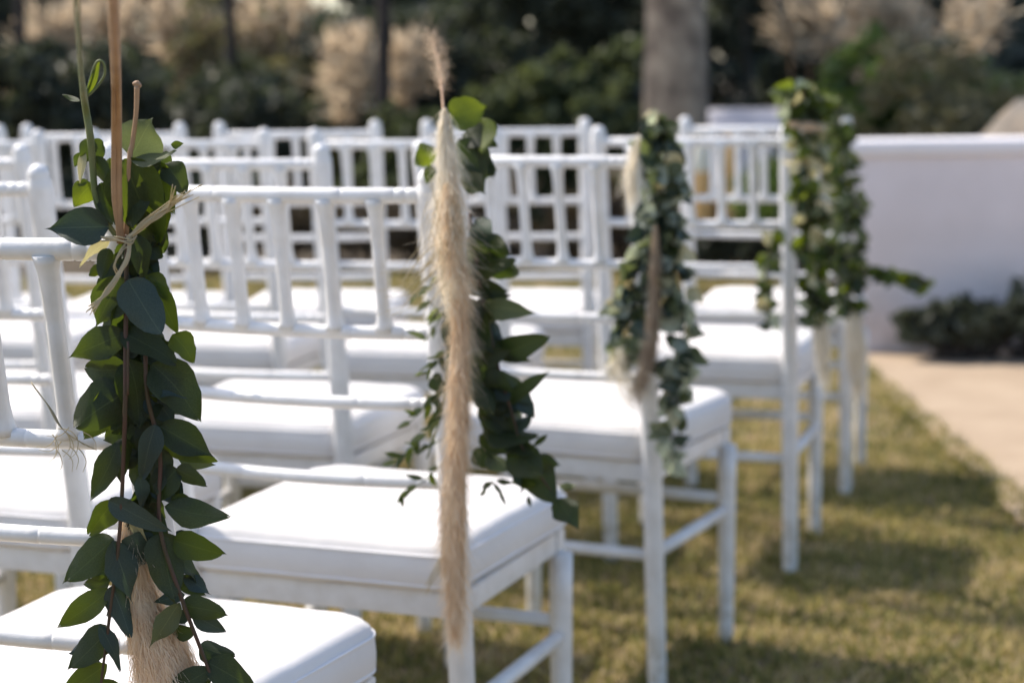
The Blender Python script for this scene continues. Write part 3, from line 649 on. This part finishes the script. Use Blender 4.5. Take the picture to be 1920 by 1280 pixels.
r1 = empty('dried_reed', W1(226, 450, .004)); tag(r1, 'tall tan dried reed rising out of the top of the nearest garland', 'reed')
tubeobj(r1, 'stalk', [W1(211, -60, -.50), W1(214, 40, -.32), W1(218, 150, -.10), W1(220, 260, -.03), W1(221, 360, -.012), W1(226, 455, .0)], [.0028, .0036, .0038, .0036, .0034, .0030], M['reed'], n=12)
tubeobj(r1, 'sheath', [W1(212, 150, -.10), W1(213, 250, -.036), W1(214, 370, -.014), W1(224, 448, -.002)], [.0012, .0020, .0022, .0012], M['reed'], n=8)
# pampas at the foot of the garland
p1 = empty('pampas_plume', W1(290, 1380, .02)); tag(p1, 'smooth tan pampas plume widening at the foot of the nearest garland', 'pampas plume', 'pampas plumes tied to the aisle chairs')
pp = [W1(246, 940, .02), W1(250, 1000, .02), W1(255, 1080, .02), W1(272, 1150, .02), W1(300, 1230, .02), W1(318, 1300, .02), W1(330, 1400, .02)]
tubeobj(p1, 'plume_core', pp, [.004, .006, .008, .013, .021, .028, .030], M['plume_core'], 18)
strands(p1, 'plume', pp, [.0065, .009, .0115, .018, .027, .035, .037], 11000, M['plume_warm'], .00035, .045, seed=5, shaggy=.35, wb=.004)

def raffia(label, paths, w_=.0007, group='raffia ties'):
    o = empty('raffia_tie', paths[0][0]); tag(o, label, 'raffia', group)
    for P in paths: tubeobj(o, 'strand', P, [w_*1.2, w_, w_*.8, w_*.5], M['raffia'], 6, .5)
    return o
rf = []
for k in range(16):
    j = lambda s=4: random.uniform(-s, s)
    rf.append([W1(240+j(3), 447+j(3), -.012), W1(270+j(5), 420+j(5), -.020), W1(315+j(7), 388+j(8), -.026), W1(345+random.uniform(-25, 40), 362+random.uniform(-18, 14), -.04)])
for k in range(12):
    rf.append([W1(243+j(3), 447+j(3), -.016), W1(236+j(3), 490+j(5), -.020), W1(205+j(6), 545+j(6), -.024), W1(168+j(8), 582+j(9), -.026)])
for k in range(5):
    rf.append([W1(192+j(3), 448+j(4), -.006), W1(220+j(3), 447+j(5), -.018), W1(245+j(3), 452+j(5), -.018), W1(255+j(3), 440+j(5), -.010)])
for k in range(3):
    rf.append([W1(238+j(3), 460+j(3), -.012), W1(225+j(5), 475+j(5), -.018), W1(212+j(5), 500+j(5), -.018), W1(222+j(5), 520+j(5), -.012)])
raffia('knotted straw raffia binding the top of the nearest garland to its chair', rf)
rf = []
for k in range(16):
    a = random.uniform(-7, 7)
    rf.append([W1(62+a*.6, 722+a, .01), W1(92+a, 762+a*1.2, .004), W1(118+a, 805+a, .002), W1(168+a*2, 838+a*.8, -.002)])
for k in range(14):
    x0, y0 = random.uniform(95, 165), random.uniform(800, 850); a = random.uniform(-.5, 2.4)
    rf.append([W1(x0, y0, .004), W1(x0+14*math.cos(a), y0+14*math.sin(a), .002), W1(x0+30*math.cos(a+.2), y0+30*math.sin(a+.2), .0), W1(x0+45*math.cos(a+.5), y0+45*math.sin(a+.5), .0)])
raffia('wispy beige fibres across the chair rail left of the nearest garland', rf, .00042)

# ---------------- second garland
Y2 = 2.15; K2 = 1625.
g2 = empty('eucalyptus_garland', at(880, 1000, Y2)); tag(g2, 'eucalyptus garland with yellow lit top leaves behind the long pampas on the second chair', 'garland', 'eucalyptus garlands on the aisle chairs')
def W2(x, y, dy=0): return at(x, y, Y2+dy)
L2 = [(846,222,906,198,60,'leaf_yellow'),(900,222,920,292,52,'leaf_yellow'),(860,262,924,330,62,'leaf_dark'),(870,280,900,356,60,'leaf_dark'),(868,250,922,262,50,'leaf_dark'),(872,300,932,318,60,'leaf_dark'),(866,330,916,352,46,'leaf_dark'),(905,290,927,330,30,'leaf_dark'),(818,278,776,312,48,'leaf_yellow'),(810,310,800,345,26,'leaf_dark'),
 (880,438,936,436,48,'leaf_blue'),(880,468,920,455,40,'leaf_dark'),(884,508,968,488,34,'leaf_dark'),(890,520,938,548,38,'leaf_dark'),(870,500,900,560,50,'leaf_dark'),(915,556,966,555,14,'leaf_dark'),(905,574,998,590,40,'leaf_sage'),
 (862,586,918,654,84,'leaf_dark'),(856,560,890,640,60,'leaf_dark'),(936,664,1017,636,48,'leaf_dark'),(925,668,995,678,16,'leaf_dark'),(948,756,1022,698,26,'leaf_dark'),(892,686,924,778,60,'leaf_dark'),(880,660,940,720,62,'leaf_dark'),(890,720,950,790,66,'leaf_dark'),
 (900,760,968,812,52,'leaf_dark'),(905,800,1004,838,50,'leaf_dark'),(900,815,960,850,50,'leaf_dark'),(965,790,1008,790,30,'leaf_blue'),(1000,835,1030,812,12,'leaf_dark'),(955,838,1020,900,72,'leaf_dark'),(975,850,1048,932,66,'leaf_dark'),(1000,860,1052,872,34,'leaf_dark'),
 (1046,934,1078,984,54,'leaf_dark'),(1048,912,1084,910,14,'leaf_sage'),(960,905,1008,905,24,'leaf_yellow'),(930,900,965,906,12,'leaf_dark'),(925,905,945,930,9,'leaf_dark'),(935,920,950,948,8,'leaf_dark'),(990,930,994,950,9,'leaf_dark'),(905,915,925,902,12,'leaf_dark'),(900,930,912,915,9,'leaf_sage'),
 (885,850,930,870,34,'leaf_dark'),(910,860,960,880,30,'leaf_sage'),(868,470,850,520,24,'leaf_yellow'),(845,490,835,560,22,'leaf_dark'),(835,520,842,590,22,'leaf_dark'),(835,600,848,670,24,'leaf_dark'),(812,705,838,735,36,'leaf_dark'),(822,740,812,775,26,'leaf_dark'),(830,765,800,800,16,'leaf_dark')]
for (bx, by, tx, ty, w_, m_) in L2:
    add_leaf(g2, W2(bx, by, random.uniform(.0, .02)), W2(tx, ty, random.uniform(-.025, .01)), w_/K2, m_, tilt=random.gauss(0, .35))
for k in range(46):
    y = random.uniform(440, 900); cx = np.interp(y, [440, 560, 650, 760, 900], [885, 895, 900, 915, 985])+random.gauss(0, 16)
    a = random.uniform(-.7, 1.3); l_ = random.uniform(34, 60); d_ = random.uniform(.0, .04)
    add_leaf(g2, W2(cx, y, d_), W2(cx+l_*math.cos(a), y+l_*math.sin(a), d_+random.uniform(-.02, .02)), random.uniform(26, 46)/K2, random.choice(('leaf_dark', 'leaf_dark', 'leaf_dark', 'leaf_blue')), tilt=random.gauss(0, .5))
for (x0, y0, x1, y1) in ((845, 560, 790, 648), (848, 640, 800, 700), (850, 700, 770, 790), (848, 760, 760, 850), (850, 810, 742, 862), (850, 850, 752, 930), (856, 600, 800, 560), (845, 500, 770, 560)):
    tubeobj(g2, 'stem', [W2(x0, y0, .01), W2((x0+x1)/2, (y0+y1)/2+6, .0), W2(x1, y1, -.01)], .0006, M['stem_green'], 5)
    for k in range(6):
        t = .3+.7*k/5; cx, cy = x0+(x1-x0)*t, y0+(y1-y0)*t; a = random.choice((2.6, 3.4, 1.9, 2.2))+random.gauss(0, .35); l_ = random.uniform(22, 42)
        if y0 < 620 and k % 2: continue
        add_leaf(g2, W2(cx, cy), W2(cx+l_*math.cos(a), cy+l_*math.sin(a)*.8, random.uniform(-.01, .01)), l_*.34/K2, random.choice(('leaf_sage', 'leaf_sage', 'leaf_dark', 'leaf_yellow')), 'long')
tubeobj(g2, 'stem', [W2(880, 400, .01), W2(905, 560, .01), W2(935, 690, .0), W2(962, 780, .0), W2(985, 850, .0), W2(1045, 935, .0)], [.0018, .0018, .0016, .0014, .0012, .0009], M['stem'])
tubeobj(g2, 'stem', [W2(850, 400, .01), W2(845, 560, .01), W2(838, 690, .01), W2(826, 780, .01), W2(800, 860, .01)], [.0016, .0016, .0014, .0012, .0008], M['stem_green'])
p2 = empty('pampas_plume', W2(850, 1160, -.02)); tag(p2, 'long shaggy beige pampas plume hanging down the second aisle chair', 'pampas plume', 'pampas plumes tied to the aisle chairs')
pp = [(832, 202, 5), (835, 240, 9), (837, 290, 12), (838, 340, 15), (844, 400, 14)]
strands(p2, 'plume', [W2(a, b_, -.03) for a, b_, c in pp], [c/K2 for a, b_, c in pp], 2300, M['plume'], .0005, .05, seed=9, shaggy=.3, wb=.006)
tubeobj(p2, 'plume_core', [W2(a, b_, -.028) for a, b_, c in pp], [c*.7/K2 for a, b_, c in pp], M['plume_core'], 12)
for k in range(15):                       # separate curling tufts that make its ragged upper half
    x0 = random.uniform(824, 846); y0 = random.uniform(300, 440); s_ = random.uniform(-1, 1); l_ = random.uniform(80, 150); dp = random.uniform(-.05, -.01)
    Pt = [W2(x0, y0, dp), W2(x0+s_*9, y0+l_*.35, dp-.006), W2(x0+s_*16+4, y0+l_*.7, dp-.008), W2(x0+s_*10+8, y0+l_, dp)]
    strands(p2, 'tuft', Pt, [v/K2 for v in (3, 7, 7, 1.5)], 170, M['plume'] if k % 3 else M['plume_warm'], .0005, .035, seed=50+k, shaggy=.9, wb=.009)
pp = [(846, 400, 14), (846, 450, 16), (858, 520, 13), (862, 580, 11), (862, 640, 12), (861, 690, 17), (860, 760, 22), (855, 850, 26), (851, 920, 27), (848, 990, 26), (850, 1050, 22), (853, 1100, 14), (853, 1150, 6)]
P = [W2(a, b_, -.022) for a, b_, c in pp]
strands(p2, 'plume', P, [c*.82/K2 for a, b_, c in pp], 7500, M['plume_warm'], .00045, .05, seed=10, shaggy=.7, wb=.006)
tubeobj(p2, 'plume_core', P, [c*.55/K2 for a, b_, c in pp], M['plume_core'], 12)
tubeobj(p2, 'stalk', [W2(832, 215, -.03), W2(829, 178, .04), W2(824, 130, .24), W2(812, 75, .55)], [.0016, .0014, .0014, .0012], M['reed'])
P = [W2(829, 170, .08), W2(827, 140, .22), W2(821, 105, .40), W2(806, 66, .60)]
strands(p2, 'plume_tip', P, [.002, .008, .013, .010], 420, M['plume_dull'], .0006, .03, seed=12)
rf = []
for k in range(26):
    x0, y0 = random.uniform(805, 850), random.uniform(430, 520); j = random.uniform(-8, 8)
    rf.append([W2(x0, y0, -.04), W2(x0-28, y0+28+j, -.045), W2(x0-48, y0+52+j, -.05), W2(x0-random.uniform(55, 110), y0+70+j*2, -.05)])
for k in range(30):
    x0, y0 = random.uniform(800, 870), random.uniform(330, 440); s = random.choice((-1, -1, 1))
    rf.append([W2(x0, y0, -.045), W2(x0+s*8, y0+24, -.05), W2(x0+s*14, y0+55, -.055), W2(x0+s*random.uniform(12, 28), y0+95, -.05)])
for k in range(8):
    rf.append([W2(828, 1040+4*k, -.03), W2(818, 1056+4*k, -.035), W2(808, 1075+3*k, -.035), W2(795+random.uniform(-8, 8), 1095+3*k, -.03)])
raffia('loose pale fibres spreading left from the long pampas plume', rf, .0004)

# ---------------- garlands three to five: hanging strands of small leaves
def strand_garland(name, label, Y, Kp, lines, pal, lw, stem=True, group='eucalyptus garlands on the aisle chairs'):
    g_ = empty(name, at(lines[0][-1][0], lines[0][-1][1], Y)); tag(g_, label, 'garland', group)
    for ln in lines:
        pts = [at(a, b_, Y+random.uniform(-.01, .01)) for a, b_, *_ in ln]
        tubeobj(g_, 'stem', pts, .0016, M['stem'], 6)
        for i in range(len(ln)-1):
            (xa, ya, wa), (xb, yb, wb) = ln[i][:3], ln[i+1][:3]; dist = math.hypot(xb-xa, yb-ya); n = max(2, int(dist*ln[i][3]))
            for k in range(n):
                t = random.random(); cx, cy, w_ = xa+(xb-xa)*t, ya+(yb-ya)*t, wa+(wb-wa)*t
                a = random.uniform(0, 2*math.pi); l_ = random.uniform(.7, 1.2)*lw
                rr = random.uniform(0, max(2, w_-l_*.6))
                bx, by = cx+rr*math.cos(a), cy+rr*.5*math.sin(a)
                add_leaf(g_, at(bx, by, Y+random.uniform(-.03, .03)), at(bx+l_*math.cos(a), by+l_*(math.sin(a)*.7+.35), Y+random.uniform(-.045, .03)), l_*random.uniform(.7, .95)/Kp, random.choice(pal), tilt=random.gauss(0, .5))
    return g_
Y3 = 2.94; K3 = 1210.
strand_garland('eucalyptus_garland', 'blue green eucalyptus garland with two tails on the third aisle chair', Y3, K3,
 [[(1232, 222, 24, .4), (1246, 300, 40, .55), (1236, 420, 46, .42), (1192, 520, 42, .3), (1176, 620, 44, .28), (1168, 690, 26, .1)],
  [(1240, 400, 38, .3), (1266, 490, 36, .28), (1282, 580, 38, .30), (1272, 680, 34, .22), (1262, 780, 26, .16), (1260, 860, 14, .1)]],
 ['leaf_blue', 'leaf_blue', 'leaf_dark', 'leaf_sage', 'leaf_pale', 'leaf_pale', 'leaf_pale', 'leaf_sage', 'leaf_cream'], 36)
p3 = empty('pampas_plume', at(1205, 760, Y3)); tag(p3, 'short brown and cream pampas plume amid the blue green garland', 'pampas plume', 'pampas plumes tied to the aisle chairs')
pp = [(1230, 420, 6), (1228, 500, 10), (1226, 580, 13), (1222, 620, 17), (1214, 665, 15), (1208, 690, 5)]
P = [at(a, b_, Y3-.035) for a, b_, c in pp]
strands(p3, 'plume', P, [c*.7/K3 for a, b_, c in pp], 1900, M['plume_dull'], .0006, .06, seed=21, shaggy=1.2)
strands(p3, 'plume_edge', [at(a-14, b_+10, Y3-.03) for a, b_, c in ((1212, 240, 0), (1198, 300, 0), (1198, 340, 0))], [.006, .010, .004], 300, M['plume'], .0006, .05, seed=23)
strands(p3, 'plume_edge', [at(1165, 650, Y3-.03), at(1160, 690, Y3-.03), at(1190, 740, Y3-.03)], [.007, .013, .004], 240, M['plume'], .0006, .05, seed=24, shaggy=1.5, wb=.02)
Y4 = 3.68; K4 = 960.
strand_garland('eucalyptus_garland', 'dark garland with bushy top on the right side of the fourth aisle chair post', Y4, K4,
 [[(1508, 168, 60, 1.0), (1512, 235, 44, .5), (1516, 300, 36, .45), (1518, 450, 40, .45), (1538, 600, 32, .12)], [(1452, 430, 10, .14), (1436, 520, 12, .14), (1440, 610, 10, .1)]],
 ['leaf_dark', 'leaf_dark', 'leaf_dark', 'leaf_pale', 'leaf_sage', 'leaf_yellow', 'leaf_yellow', 'leaf_cream'], 28)
p4 = empty('pampas_plume', at(1540, 690, Y4)); tag(p4, 'small amber pampas tip under the garland of the fourth aisle chair', 'pampas plume', 'pampas plumes tied to the aisle chairs')
strands(p4, 'plume', [at(1530, 560, Y4), at(1538, 620, Y4), at(1544, 690, Y4)], [.010, .017, .008], 1200, M['plume'], .0007, .05, seed=31)
strands(p4, 'plume_tip', [at(1476, 232, Y4-.03), at(1500, 236, Y4-.03), at(1524, 238, Y4-.03)], [.006, .009, .004], 260, M['plume_warm'], .0007, .03, seed=33)
Y5 = 4.38; K5 = 810.
strand_garland('eucalyptus_garland', 'farthest garland with a leafy sprig reaching right towards the lavender wall', Y5, K5,
 [[(1562, 180, 22, .3), (1574, 250, 28, .4), (1590, 350, 32, .45), (1592, 480, 34, .45), (1600, 600, 30, .15)], [(1610, 500, 14, .2), (1660, 512, 20, .24), (1738, 528, 16, .1)]],
 ['leaf_dark', 'leaf_dark', 'leaf_sage', 'leaf_yellow', 'leaf_sage', 'leaf_dark'], 25)
p5 = empty('pampas_plume', at(1600, 700, Y5)); tag(p5, 'pale pampas tip under the farthest garland beside the wall', 'pampas plume', 'pampas plumes tied to the aisle chairs')
strands(p5, 'plume', [at(1598, 580, Y5), at(1604, 640, Y5), at(1608, 710, Y5)], [.016, .026, .012], 1500, M['plume'], .0008, .06, seed=35)
